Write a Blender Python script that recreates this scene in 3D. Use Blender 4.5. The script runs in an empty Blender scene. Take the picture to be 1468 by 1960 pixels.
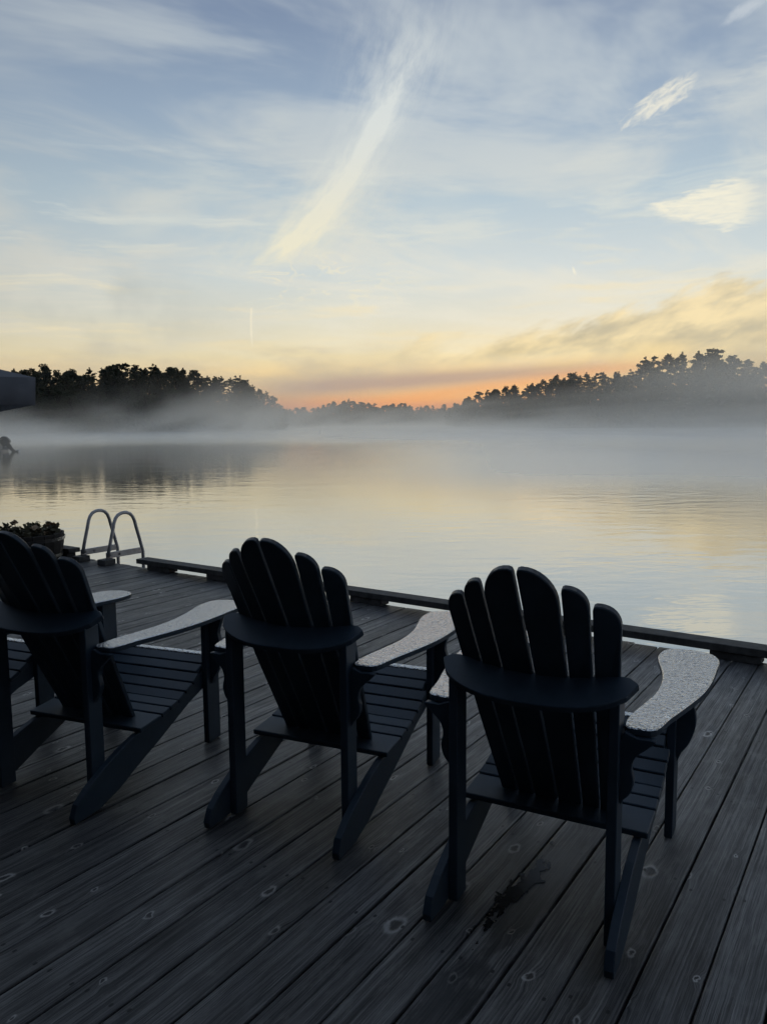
import bpy, bmesh, math, random
from mathutils import Vector, Matrix, noise as mnoise

# ------------------------------------------------------------------ camera, sky, sun, exposure
scene = bpy.context.scene
COL = scene.collection
R = math.radians
EYE = 1.3            # camera above the deck boards
WATER = -0.45        # lake level below the deck boards
AZ = R(33.43)        # direction the deck boards run in (clockwise from +Y)

cam = bpy.data.cameras.new('camera')
cam.sensor_fit = 'VERTICAL'
cam.sensor_height = 36.0
cam.sensor_width = 27.0
cam.lens = 36.0 * 1511.5 / 1960.0
cam.clip_start = 0.05
cam.clip_end = 20000
cam_ob = bpy.data.objects.new('camera', cam)
COL.objects.link(cam_ob)
cam_ob.matrix_world = (Matrix.Translation((0, 0, EYE)) @ Matrix.Rotation(R(90 - 6.43), 4, 'X')
                       @ Matrix.Rotation(R(-0.52), 4, 'Z'))
scene.camera = cam_ob

scene.view_settings.view_transform = 'Standard'
scene.view_settings.look = 'None'
scene.view_settings.exposure = 0.0
scene.view_settings.gamma = 1.0
scene.render.engine = 'CYCLES'
scene.cycles.use_denoising = True
scene.cycles.use_adaptive_sampling = True
scene.cycles.adaptive_threshold = 0.03
scene.cycles.adaptive_min_samples = 24
scene.cycles.max_bounces = 7
scene.cycles.diffuse_bounces = 2
scene.cycles.glossy_bounces = 3
scene.cycles.volume_bounces = 5
scene.cycles.transparent_max_bounces = 6
scene.cycles.volume_max_steps = 256
scene.cycles.sample_clamp_indirect = 4.0


class S:
    """A node socket with arithmetic, so that procedural materials read as formulas."""
    def __init__(self, t, sock):
        self.t, self.s = t, sock
    def _m(self, op, *a):
        n = self.t.nodes.new('ShaderNodeMath')
        n.operation = op
        for i, v in enumerate((self,) + a):
            put(self.t, n.inputs[i], v)
        return S(self.t, n.outputs[0])
    def __add__(self, o): return self._m('ADD', o)
    __radd__ = __add__
    def __sub__(self, o): return self._m('SUBTRACT', o)
    def __rsub__(self, o): return self._m('MULTIPLY', -1.0)._m('ADD', o)
    def __mul__(self, o): return self._m('MULTIPLY', o)
    __rmul__ = __mul__
    def __truediv__(self, o): return self._m('DIVIDE', o)
    def __neg__(self): return self._m('MULTIPLY', -1.0)
    def pow(self, o): return self._m('POWER', o)
    def abs(self): return self._m('ABSOLUTE')
    def sin(self): return self._m('SINE')
    def cos(self): return self._m('COSINE')
    def asin(self): return self._m('ARCSINE')
    def atan2(self, o): return self._m('ARCTAN2', o)
    def sqrt(self): return self._m('SQRT')
    def exp(self): return self._m('EXPONENT')
    def max(self, o): return self._m('MAXIMUM', o)
    def min(self, o): return self._m('MINIMUM', o)
    def clamp(self): return self._m('MAXIMUM', 0.0)._m('MINIMUM', 1.0)
    def gt(self, o): return self._m('GREATER_THAN', o)
    def gauss(self, w): return (-((self / w) * (self / w))).exp()
    def step(self, a, b):
        n = self.t.nodes.new('ShaderNodeMapRange')
        n.interpolation_type = 'SMOOTHSTEP'
        put(self.t, n.inputs[0], self)
        n.inputs[1].default_value = a
        n.inputs[2].default_value = b
        return S(self.t, n.outputs[0])
    def stepd(self, a, b):
        """smoothstep falling from 1 at a to 0 at b"""
        n = self.t.nodes.new('ShaderNodeMapRange')
        n.interpolation_type = 'SMOOTHSTEP'
        put(self.t, n.inputs[0], self)
        n.inputs[1].default_value = a
        n.inputs[2].default_value = b
        n.inputs[3].default_value = 1.0
        n.inputs[4].default_value = 0.0
        return S(self.t, n.outputs[0])


def put(t, inp, v):
    if isinstance(v, S):
        t.links.new(v.s, inp)
    elif isinstance(v, (tuple, list)):
        inp.default_value = tuple(v) + ((1.0,) if len(v) == 3 and len(inp.default_value) == 4 else ())
    else:
        inp.default_value = v


def xyz(t, x, y, z=0.0):
    n = t.nodes.new('ShaderNodeCombineXYZ')
    for i, v in enumerate((x, y, z)):
        put(t, n.inputs[i], v)
    return S(t, n.outputs[0])


def split(t, v):
    n = t.nodes.new('ShaderNodeSeparateXYZ')
    put(t, n.inputs[0], v)
    return [S(t, o) for o in n.outputs]


def noise(t, vec, scale=1.0, detail=3.0, rough=0.5, dist=0.0, dim='3D', color=False):
    n = t.nodes.new('ShaderNodeTexNoise')
    n.noise_dimensions = dim
    put(t, n.inputs['Vector'], vec)
    n.inputs['Scale'].default_value = scale
    n.inputs['Detail'].default_value = detail
    n.inputs['Roughness'].default_value = rough
    n.inputs['Distortion'].default_value = dist
    return S(t, n.outputs['Color' if color else 'Fac'])


def voro(t, vec, scale=1.0, feature='F1', rnd=1.0, dim='2D'):
    n = t.nodes.new('ShaderNodeTexVoronoi')
    n.voronoi_dimensions = dim
    n.feature = feature
    put(t, n.inputs['Vector'], vec)
    n.inputs['Scale'].default_value = scale
    n.inputs['Randomness'].default_value = rnd
    return S(t, n.outputs['Distance']), (S(t, n.outputs['Color']) if 'Color' in n.outputs else None)


def mixc(t, f, a, b, mode='MIX'):
    n = t.nodes.new('ShaderNodeMix')
    n.data_type = 'RGBA'
    n.blend_type = mode
    put(t, n.inputs[0], f)
    put(t, n.inputs[6], a)
    put(t, n.inputs[7], b)
    return S(t, n.outputs[2])


def ramp(t, f, stops):
    n = t.nodes.new('ShaderNodeValToRGB')
    put(t, n.inputs[0], f)
    e = n.color_ramp.elements
    while len(e) < len(stops):
        e.new(0.5)
    for i, (p, c) in enumerate(stops):
        e[i].position = p
        e[i].color = tuple(c) + (1.0,)
    return S(t, n.outputs[0])


def lin(r, g, b):
    f = lambda c: (c / 255 / 12.92) if c <= 10 else ((c / 255 + 0.055) / 1.055) ** 2.4
    return (f(r), f(g), f(b))


SUN_AZ, SUN_EL = 13.0, 1.0


def build_world():
    w = bpy.data.worlds.new('World')
    scene.world = w
    w.use_nodes = True
    t = w.node_tree
    t.nodes.clear()
    d = S(t, t.nodes.new('ShaderNodeTexCoord').outputs['Generated'])
    x, y, z = split(t, d)
    el = z.asin() * (180 / math.pi)
    az = x.atan2(y) * (180 / math.pi)
    # clear dawn sky: warm towards the sun, blue-grey overhead and behind
    k = (el + 2.0).max(0.0) / 92.0
    E = lambda deg: (deg + 2.0) / 92.0
    sunward = ramp(t, k.pow(0.5), [(math.sqrt(E(a)), lin(*c)) for a, c in (
        (-2, (240, 140, 86)), (1.2, (254, 164, 100)), (1.9, (253, 196, 130)), (3.0, (253, 218, 156)),
        (4.8, (250, 234, 188)), (7.5, (230, 230, 214)), (10.5, (212, 223, 224)), (15, (186, 205, 216)),
        (20, (158, 179, 201)), (26, (130, 149, 177)), (42, (128, 145, 170)), (90, (126, 143, 168)))])
    away = ramp(t, k.pow(0.5), [(math.sqrt(E(a)), lin(*c)) for a, c in (
        (-2, (112, 110, 114)), (3, (130, 127, 130)), (8, (122, 125, 131)), (20, (108, 118, 132)),
        (42, (112, 127, 150)), (90, (126, 143, 168)))])
    g = ((((az - SUN_AZ) * (math.pi / 180)).cos() + 1.0) * 0.5).pow(2.6)
    sky_c = mixc(t, g, away, sunward)
    nis = t.nodes.new('ShaderNodeTexSky')
    nis.sky_type = 'NISHITA'
    nis.sun_disc = False
    nis.sun_elevation = R(SUN_EL)
    nis.sun_rotation = R(SUN_AZ)
    nis.dust_density = 2.5
    nis.ozone_density = 1.5
    nsc = mixc(t, 1.0, S(t, nis.outputs[0]), (0.12, 0.12, 0.12), 'MULTIPLY')
    sky_c = mixc(t, 0.06, sky_c, nsc)
    # ---- clouds, laid out by direction in the sky
    zz = z.max(0.0) + 0.07
    px, py = x / zz, y / zz
    cp = xyz(t, px, py)
    warp = noise(t, xyz(t, az * 0.12, el * 0.12), 1.0, 4.0, 0.55)
    warp2 = noise(t, xyz(t, az * 0.45 + 31.0, el * 0.45), 1.0, 3.0, 0.6)
    # thin veil over everything
    veil = noise(t, xyz(t, px * 0.55 + py * 0.35, py * 0.8 - px * 0.5), 1.6, 5.0, 0.58, 0.6).step(0.40, 0.64)
    hi = el.step(2.0, 10.0)
    veil_c = mixc(t, el.step(4.0, 24.0), lin(242, 236, 216), lin(198, 207, 211))
    sky_c = mixc(t, veil * hi * 0.7, sky_c, mixc(t, g, away, veil_c))
    plain_c = sky_c          # everywhere else the same sky goes on without the single clouds below
    win = az.abs().stepd(27.0, 37.0) * el.stepd(26.0, 29.5)
    # flat wisps stretched along the horizon
    wis = noise(t, xyz(t, az * 0.075 + warp * 0.8, el * 0.75 + warp * 1.2, 3.3), 1.0, 4.0, 0.62).step(0.5, 0.74)
    wis = wis * el.step(3.0, 7.0) * el.stepd(13.0, 21.0)
    sky_c = mixc(t, wis * 0.68 * g * win, sky_c, mixc(t, el.step(5.0, 16.0), lin(248, 228, 180), lin(226, 229, 220)))
    # the long bright diagonal streak
    tt = (el - 11.3) / 14.6
    azc = -7.0 + tt * 9.6 + (tt * (1.0 - tt)) * 5.4 + (warp - 0.5) * 1.2
    dd = (az - azc) * 0.78
    fib = noise(t, xyz(t, (az - azc) * 0.95 + warp2 * 0.7, el * 0.34 + az * 0.12, 7.0), 1.0, 5.0, 0.62)
    wid = 0.75 + (0.5 - tt).abs() * 1.0
    core = (-((dd / wid) * (dd / wid))).exp() * el.step(10.6, 12.6) * el.stepd(18.5, 26.0)
    halo = (-((dd / (wid * 2.6)) * (dd / (wid * 2.6)))).exp() * el.step(9.5, 12.5) * el.stepd(22.0, 29.0)
    streak = (core * (0.35 + fib * 1.15) + halo * (fib.step(0.25, 0.75)) * 0.55).clamp()
    sky_c = mixc(t, streak * win * 0.9, sky_c, mixc(t, el.step(10.0, 21.0), lin(242, 234, 204), lin(220, 225, 222)))
    # soft bands rising to either side
    btex = noise(t, xyz(t, az * 0.2, el * 0.95, 2.6), 1.0, 4.0, 0.6).step(0.3, 0.7)
    for (a0, e0, sl, w0, lo, hi_, amt, c) in (
            (9.8, 15.4, 0.345, 1.3, 9.0, 30.0, 0.75, (212, 216, 212)),
            (12.0, 19.6, 0.36, 0.7, 10.0, 18.0, 0.2, (200, 210, 214)),
            (-16.0, 13.6, 0.62, 1.9, -19.0, -5.0, 0.5, (208, 213, 208)),
            (-1.2, 21.0, 1.3, 0.35, -2.4, 0.2, 0.4, (205, 213, 218)),
            (2.2, 20.6, -0.08, 0.28, 1.2, 7.0, 0.4, (205, 213, 218)),
            (2.2, 15.9, -0.05, 0.8, 0.6, 7.6, 0.5, (214, 219, 214)),
            (3.5, 13.3, -0.08, 1.0, -2.4, 10.5, 0.55, (228, 227, 214))):
        dl = el - (az - a0) * sl - e0 + (warp - 0.5) * 1.6
        b = dl.gauss(w0) * az.step(lo, lo + 3.0) * az.stepd(hi_ - 3.0, hi_)
        sky_c = mixc(t, b * btex * win * amt, sky_c, lin(*c))
    # thin bright curls low on the left of centre
    rid = (noise(t, xyz(t, az * 0.2 + 11.0, el * 0.62, 1.7), 1.0, 3.0, 0.55, 0.8) - 0.5).abs().stepd(0.0, 0.03)
    sky_c = mixc(t, rid * (el - 9.6).gauss(2.0) * (az + 5.0).gauss(5.5) * warp2.step(0.38, 0.58) * 0.75, sky_c, lin(240, 232, 205))
    # two small bright clouds on the right
    u = (az - 18.6) * 0.905 + (el - 19.9) * 0.425
    v = (el - 19.9) * 0.905 - (az - 18.6) * 0.425
    ero = noise(t, xyz(t, u * 0.9, v * 2.6, 5.0), 1.0, 4.0, 0.65, 0.4)
    c1 = (1.0 - ((u / 2.6).abs().pow(2.0) + (v / (0.75 + u * 0.05)).abs().pow(2.0)) + (ero - 0.5) * 3.4)
    sky_c = mixc(t, c1.step(-0.3, 1.4) * u.stepd(2.2, 3.0) * 0.8, sky_c, lin(243, 238, 220))
    u2 = (az - 17.3) / 7.4
    v2 = el - 13.75 + u2 * 0.25
    rib = noise(t, xyz(t, az * 0.55 + v2 * 0.9, v2 * 3.2 - az * 0.3, 9.0), 1.0, 4.0, 0.6, 0.3)
    half = 0.1 + u2.clamp() * 2.1 - (u2 - 0.74).max(0.0) * 3.0
    c2 = (half - v2.abs() + (rib - 0.5) * 1.7)
    c2 = c2.step(-0.15, 0.6) * u2.step(0.0, 0.14) * (u2 + (rib - 0.5) * 0.5).stepd(0.82, 1.08)
    sky_c = mixc(t, c2 * (rib * 1.7 - 0.02).clamp() * 0.95, sky_c, lin(244, 239, 218))
    ero3 = noise(t, xyz(t, az * 0.9, el * 1.6 - az * 0.5, 2.0), 1.0, 3.0, 0.6)
    c3 = (((az - 23.6) * 0.94 + (el - 24.0) * 0.34).gauss(1.6) * ((el - 24.0) * 0.94 - (az - 23.6) * 0.34).gauss(0.45) + (ero3 - 0.5) * 0.9)
    sky_c = mixc(t, c3.step(0.3, 1.0) * win * 0.5, sky_c, lin(214, 220, 224))
    for (a0, e0, sa, se, sl) in ((13.35, 10.15, 0.12, 0.34, -0.35), (22.6, 9.0, 0.65, 0.12, 0.15)):
        b = ((az - a0) - (el - e0) * sl).gauss(sa) * (el - e0 - (az - a0) * (0.2 if sa > se else 0.0)).gauss(se)
        sky_c = mixc(t, (b + (warp2 - 0.5) * 0.8 * b).step(0.2, 0.9) * 0.75, sky_c, lin(246, 240, 218))
    # short aircraft trail
    con = (az + 9.2 - ((el - 6.7) * (el - 6.7)) * 0.03).gauss(0.075) * el.step(5.2, 5.9) * el.stepd(7.95, 8.1)
    sky_c = mixc(t, con * 0.62, sky_c, lin(250, 240, 212))
    # low tan and mauve cloud banks over the far shore
    bn = noise(t, xyz(t, az * 0.13 - el * 0.09 + warp * 0.5, el * 0.34 + 4.0, 6.0), 1.0, 4.0, 0.55)
    top = 4.7 + (az - 2.0).max(0.0).min(26.0) * 0.19
    rag = noise(t, xyz(t, az * 0.26 - el * 0.22, el * 0.42 - az * 0.05, 12.0), 1.0, 5.0, 0.58)
    bank = (top - el + (rag - 0.45) * 6.5).step(-0.2, 1.3) * el.step(3.6, 5.2) * az.step(-9.0, 6.0) * g * win
    bn2 = noise(t, xyz(t, az * 0.30 - el * 0.25, el * 0.62 - az * 0.08, 8.0), 1.0, 4.0, 0.55).step(0.3, 0.68)
    sky_c = mixc(t, bank * 0.9, sky_c, mixc(t, bn2, lin(198, 186, 156), lin(250, 228, 178)))
    lows = ((5.6 - el) / 2.6 + (noise(t, xyz(t, az * 0.16, el * 0.5, 14.0), 1.0, 4.0, 0.55) - 0.5) * 3.6).step(0.0, 1.4)
    sky_c = mixc(t, lows * el.step(1.4, 3.0) * az.stepd(-2.0, 14.0) * g * win * 0.62, sky_c, lin(190, 180, 162))
    mau = (el - 3.0 - (az - 2.0) * 0.055).gauss(0.62) * az.step(-11.0, -3.0) * az.stepd(12.0, 20.0)
    mau = (mau * (0.55 + bn)).clamp()
    sky_c = mixc(t, mau * 0.75, sky_c, lin(182, 156, 146))
    ora = (el - 1.5 - az.max(0.0) * 0.125).gauss(0.5) * az.step(-10.0, -4.0) * az.stepd(17.0, 23.0)
    sky_c = mixc(t, ora * 0.42, sky_c, lin(255, 168, 100))
    yel = (el - 4.4).gauss(0.8) * (az - 14.0).gauss(11.0) * bn.step(0.35, 0.65)
    sky_c = mixc(t, yel * win * 0.6, sky_c, lin(255, 222, 150))
    grey = (az + 19.0).gauss(7.0) * (el - 7.5).gauss(3.0) * warp.step(0.38, 0.6)
    sky_c = mixc(t, grey * win * 0.55, sky_c, lin(176, 180, 176))
    # the single clouds only lie in one part of the sky: skip their nodes elsewhere (it renders faster)
    inside = (az.abs().stepd(38.0, 40.0) * el.stepd(30.0, 31.0) * el.step(-3.0, -2.5)).gt(0.0)
    bg0, bg1 = t.nodes.new('ShaderNodeBackground'), t.nodes.new('ShaderNodeBackground')
    put(t, bg0.inputs[0], plain_c)
    put(t, bg1.inputs[0], sky_c)
    mx = t.nodes.new('ShaderNodeMixShader')
    put(t, mx.inputs[0], inside)
    t.links.new(bg0.outputs[0], mx.inputs[1])
    t.links.new(bg1.outputs[0], mx.inputs[2])
    out = t.nodes.new('ShaderNodeOutputWorld')
    t.links.new(mx.outputs[0], out.inputs[0])
    w.cycles.sampling_method = 'NONE'
    w.cycles.sample_map_resolution = 512


build_world()

sun = bpy.data.lights.new('sun', 'SUN')
sun.energy = 0.006
sun.angle = R(12)
sun.color = (1.0, 0.72, 0.45)
sun_ob = bpy.data.objects.new('sun', sun)
COL.objects.link(sun_ob)
sd = Vector((math.sin(R(SUN_AZ)) * math.cos(R(SUN_EL)), math.cos(R(SUN_AZ)) * math.cos(R(SUN_EL)), math.sin(R(SUN_EL))))
sun_ob.rotation_euler = sd.to_track_quat('Z', 'Y').to_euler()


# ------------------------------------------------------------------ helpers
def tag(o, label=None, category=None, group=None, kind=None):
    for k, v in (('label', label), ('category', category), ('group', group), ('kind', kind)):
        if v:
            o[k] = v
    return o


def empty(name, loc=(0, 0, 0), rz=0.0):
    o = bpy.data.objects.new(name, None)
    COL.objects.link(o)
    o.location = loc
    o.rotation_euler = (0, 0, rz)
    o.empty_display_size = 0.1
    return o


def link(name, me, mat=None, parent=None, loc=None):
    o = bpy.data.objects.new(name, me)
    COL.objects.link(o)
    if mat is not None and not me.materials:
        me.materials.append(mat)
    o.parent = parent
    if loc is not None:
        o.location = loc
    return o


def from_bm(name, bm, smooth=False):
    bmesh.ops.recalc_face_normals(bm, faces=bm.faces)
    me = bpy.data.meshes.new(name)
    bm.to_mesh(me)
    bm.free()
    if smooth:
        for p in me.polygons:
            p.use_smooth = True
    return me


def box_bm(x0, x1, y0, y1, z0, z1, bev=0.0, bm=None, seg=1):
    b = bmesh.new()
    vs = [b.verts.new((x, y, z)) for x in (x0, x1) for y in (y0, y1) for z in (z0, z1)]
    for f in ((0, 1, 3, 2), (4, 6, 7, 5), (0, 4, 5, 1), (2, 3, 7, 6), (0, 2, 6, 4), (1, 5, 7, 3)):
        b.faces.new([vs[i] for i in f])
    bmesh.ops.recalc_face_normals(b, faces=b.faces)
    if bev:
        bmesh.ops.bevel(b, geom=list(b.edges), offset=bev, segments=seg, affect='EDGES', profile=0.5)
    if bm is None:
        return b
    me = bpy.data.meshes.new('t')
    b.to_mesh(me)
    b.free()
    bm.from_mesh(me)
    bpy.data.meshes.remove(me)
    return bm


def prism_bm(outline, fn0, fn1, bev=0.0):
    """closed outline (list of 2D points) swept between two mappings to 3D"""
    b = bmesh.new()
    a = [b.verts.new(fn0(*p)) for p in outline]
    c = [b.verts.new(fn1(*p)) for p in outline]
    n = len(outline)
    f0 = b.faces.new(a)
    f1 = b.faces.new(c[::-1])
    for i in range(n):
        b.faces.new((a[i], c[i], c[(i + 1) % n], a[(i + 1) % n]))
    bmesh.ops.recalc_face_normals(b, faces=b.faces)
    if bev:
        es = [e for e in b.edges if any(f in (f0, f1) for f in e.link_faces)]
        bmesh.ops.bevel(b, geom=es, offset=bev, segments=1, affect='EDGES', profile=0.5)
    bmesh.ops.triangulate(b, faces=[f for f in b.faces if len(f.verts) > 4])
    return b


def smooth_loop(pts, n=4):
    """closed Catmull-Rom through the points"""
    out = []
    m = len(pts)
    for i in range(m):
        p0, p1, p2, p3 = (Vector(pts[(i + k - 1) % m]) for k in range(4))
        for j in range(n):
            u = j / n
            q = 0.5 * ((2 * p1) + (p2 - p0) * u + (2 * p0 - 5 * p1 + 4 * p2 - p3) * u * u + (3 * p1 - p0 - 3 * p2 + p3) * u ** 3)
            out.append(tuple(q))
    return out


def tube_bm(path, rad, seg=8, bm=None, closed=False):
    b = bm or bmesh.new()
    rings = []
    n = len(path)
    ref = Vector((0.3, 0.2, 0.93)).normalized()
    for i, p in enumerate(path):
        p = Vector(p)
        a = Vector(path[max(0, i - 1)])
        c = Vector(path[min(n - 1, i + 1)])
        d = (c - a).normalized()
        u = d.cross(ref)
        if u.length < 0.05:
            u = d.cross(Vector((1, 0, 0)))
        u.normalize()
        v = d.cross(u)
        r = rad[i] if isinstance(rad, (list, tuple)) else rad
        rings.append([b.verts.new(p + (u * math.cos(2 * math.pi * k / seg) + v * math.sin(2 * math.pi * k / seg)) * r) for k in range(seg)])
    for i in range(n - 1):
        for k in range(seg):
            b.faces.new((rings[i][k], rings[i][(k + 1) % seg], rings[i + 1][(k + 1) % seg], rings[i + 1][k]))
    b.faces.new(rings[0][::-1])
    b.faces.new(rings[-1])
    return b


def lathe_bm(profile, seg=24, bm=None, center=(0, 0)):
    b = bm or bmesh.new()
    rings = []
    for r, z in profile:
        rings.append([b.verts.new((center[0] + r * math.cos(2 * math.pi * k / seg), center[1] + r * math.sin(2 * math.pi * k / seg), z)) for k in range(seg)])
    for i in range(len(rings) - 1):
        for k in range(seg):
            b.faces.new((rings[i][k], rings[i][(k + 1) % seg], rings[i + 1][(k + 1) % seg], rings[i + 1][k]))
    b.faces.new(rings[0][::-1])
    b.faces.new(rings[-1])
    return b


# ------------------------------------------------------------------ materials
def new_mat(name):
    m = bpy.data.materials.new(name)
    m.use_nodes = True
    t = m.node_tree
    return m, t, t.nodes['Principled BSDF']


def bump(t, h, strength, dist, bsdf, normal=None):
    n = t.nodes.new('ShaderNodeBump')
    n.inputs['Strength'].default_value = strength
    n.inputs['Distance'].default_value = dist
    put(t, n.inputs['Height'], h)
    if normal is not None:
        put(t, n.inputs['Normal'], normal)
    if bsdf is not None:
        t.links.new(n.outputs[0], bsdf.inputs['Normal'])
    return S(t, n.outputs[0])


def mat_simple(name, col, rough=0.6, spec=0.5, metal=0.0, var=0.25, scale=8.0, bmp=0.0):
    m, t, b = new_mat(name)
    co = S(t, t.nodes.new('ShaderNodeTexCoord').outputs['Object'])
    n = noise(t, co, scale, 5.0, 0.6)
    c = mixc(t, n.step(0.3, 0.7), tuple(v * (1 - var) for v in col), tuple(v * (1 + var) for v in col))
    put(t, b.inputs['Base Color'], c)
    put(t, b.inputs['Roughness'], (n - 0.5) * 0.2 + rough)
    b.inputs['Specular IOR Level'].default_value = spec
    b.inputs['Metallic'].default_value = metal
    if bmp:
        bump(t, noise(t, co, scale * 6, 4.0, 0.6), bmp, 0.002, b)
    return m


def mat_deck():
    m, t, b = new_mat('weathered_deck_wood')
    co = S(t, t.nodes.new('ShaderNodeTexCoord').outputs['Object'])
    info = t.nodes.new('ShaderNodeObjectInfo')
    rnd = S(t, info.outputs['Random'])
    x, y, z = split(t, co)
    ox, oy = x + rnd * 71.3, y + rnd * 193.7
    # knots
    wob = noise(t, xyz(t, ox * 22.0, oy * 16.0, rnd * 4.0), 1.0, 3.0, 0.6)
    kv = xyz(t, ox * 7.2 + wob * 0.3, oy * 3.6)
    kd, kc = voro(t, kv, 1.0)
    kr, kg, kb = split(t, kc)
    has = kr.gt(0.36)
    size = kg * kg * kg * 0.085 + 0.038
    kd = kd + (noise(t, xyz(t, ox * 40, oy * 25, rnd * 9.0), 1.0, 3.0, 0.6) - 0.5) * 0.07
    q = kd / size
    ring = (q - 1.0).gauss(0.30) * has
    heart = q.stepd(0.45, 0.85) * has
    near = q.stepd(0.8, 4.2) * has
    # grain bends round the knots
    flow = noise(t, xyz(t, ox * 5.0, oy * 0.9, rnd * 5.0), 1.0, 3.0, 0.5)
    gx = ox + flow * 0.022 + near * 0.008 + (wob - 0.5) * 0.004
    lines = noise(t, xyz(t, gx * 230.0, oy * 1.2, rnd * 11.0), 1.0, 2.0, 0.6)
    fine = noise(t, xyz(t, gx * 420.0, oy * 7.0, rnd * 3.0), 1.0, 3.0, 0.65)
    fibre = noise(t, xyz(t, gx * 38.0, oy * 1.3, rnd * 7.0), 1.0, 4.0, 0.65)
    blot = noise(t, xyz(t, ox * 5.0, oy * 1.3, rnd), 1.0, 5.0, 0.6)
    mott = noise(t, xyz(t, ox * 26.0, oy * 9.0, rnd), 1.0, 5.0, 0.7)
    gr = (lines * 0.42 + fine * 0.5 + fibre * 0.42 + mott * 0.2).step(0.52, 1.02)
    base = ramp(t, gr, [(0.0, (0.008, 0.008, 0.0082)), (0.35, (0.046, 0.0452, 0.0445)), (0.7, (0.108, 0.105, 0.101)), (1.0, (0.185, 0.18, 0.17))])
    base = mixc(t, blot.step(0.35, 0.68) * 0.75, base, (0.45, 0.45, 0.47), 'MULTIPLY')
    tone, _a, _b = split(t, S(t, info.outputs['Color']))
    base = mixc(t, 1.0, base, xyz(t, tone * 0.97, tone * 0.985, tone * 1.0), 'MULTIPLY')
    base = mixc(t, mott.step(0.54, 0.78) * 0.5, base, (0.19, 0.182, 0.168))
    base = mixc(t, ring * (wob * 2.0 - 0.25).clamp() * (0.4 + kb * 0.8), base, (0.42, 0.41, 0.39))
    base = mixc(t, heart * (0.35 + kb * 0.5), base, (0.010, 0.010, 0.011))
    nail = (((x.abs() - 0.043) * 1.0).pow(2.0) + ((y + rnd * 0.05)._m('PINGPONG', 0.305) - 0.002).pow(2.0)).sqrt().stepd(0.003, 0.0055)
    base = mixc(t, nail * 0.85, base, (0.006, 0.006, 0.006))
    # damp patch where water has run off the chair (world-fixed stain with its own outline)
    pos = S(t, t.nodes.new('ShaderNodeNewGeometry').outputs['Position'])
    wx, wy, wz = split(t, pos)
    sA, cA = math.sin(AZ), math.cos(AZ)
    ds = wx * sA + wy * cA
    dr = wx * cA - wy * sA
    wn = noise(t, xyz(t, dr * 13.0, ds * 4.5), 1.0, 5.0, 0.65)
    e1 = ((ds - 1.95) / 0.34).pow(2.0) + ((dr + 0.80) / 0.062).pow(2.0)
    wet = (1.15 - e1 + (wn - 0.5) * 2.6).step(0.0, 0.5)
    e2 = ((ds - 1.42) / 0.26).pow(2.0) + ((dr + 0.80) / 0.075).pow(2.0)
    wet = wet.max((0.9 - e2 + (wn - 0.5) * 3.2).step(0.0, 0.6))
    base = mixc(t, wet * 0.72, base, (0.012, 0.013, 0.015))
    put(t, b.inputs['Base Color'], base)
    put(t, b.inputs['Roughness'], (0.52 - gr * 0.1) - wet * 0.12 + (blot - 0.5) * 0.2)
    b.inputs['Specular IOR Level'].default_value = 0.32
    h = lines * 0.8 + fine * 0.5 + fibre * 0.5 - heart * 0.5 + ring * 0.6
    bump(t, h, 0.55, 0.0016, b)
    return m


def mat_paint():
    m, t, b = new_mat('navy_paint')
    co = S(t, t.nodes.new('ShaderNodeTexCoord').outputs['Object'])
    n = noise(t, co, 9.0, 5.0, 0.65)
    sp, _ = voro(t, co, 90.0, dim='3D')
    c = mixc(t, n.step(0.3, 0.75), (0.017, 0.032, 0.049), (0.030, 0.050, 0.072))
    put(t, b.inputs['Base Color'], c)
    put(t, b.inputs['Roughness'], (n - 0.5) * 0.3 + 0.5)
    b.inputs['Specular IOR Level'].default_value = 0.4
    bump(t, noise(t, co, 160.0, 3.0, 0.6) + sp.stepd(0.12, 0.3) * 0.6, 0.12, 0.001, b)
    return m


def mat_dew():
    """the same paint under a coat of fine dew drops"""
    m, t, b = new_mat('dewy_navy_paint')
    co = S(t, t.nodes.new('ShaderNodeTexCoord').outputs['Object'])
    w = noise(t, co, 60.0, 2.0, 0.5, color=True)
    d1, c1 = voro(t, co, 140.0, dim='3D')
    d2, c2 = voro(t, co, 72.0, dim='3D')
    big = noise(t, co, 14.0, 3.0, 0.5)
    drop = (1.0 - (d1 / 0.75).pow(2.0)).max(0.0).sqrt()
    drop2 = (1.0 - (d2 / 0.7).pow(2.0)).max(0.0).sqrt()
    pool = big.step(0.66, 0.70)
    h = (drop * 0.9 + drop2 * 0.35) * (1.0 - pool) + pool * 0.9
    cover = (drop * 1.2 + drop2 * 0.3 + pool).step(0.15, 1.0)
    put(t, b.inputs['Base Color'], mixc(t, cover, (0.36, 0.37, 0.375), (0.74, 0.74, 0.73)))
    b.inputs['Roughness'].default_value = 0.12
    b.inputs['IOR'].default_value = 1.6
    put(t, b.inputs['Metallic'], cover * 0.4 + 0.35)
    bump(t, h, 0.7, 0.0045, b)
    return m


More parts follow.
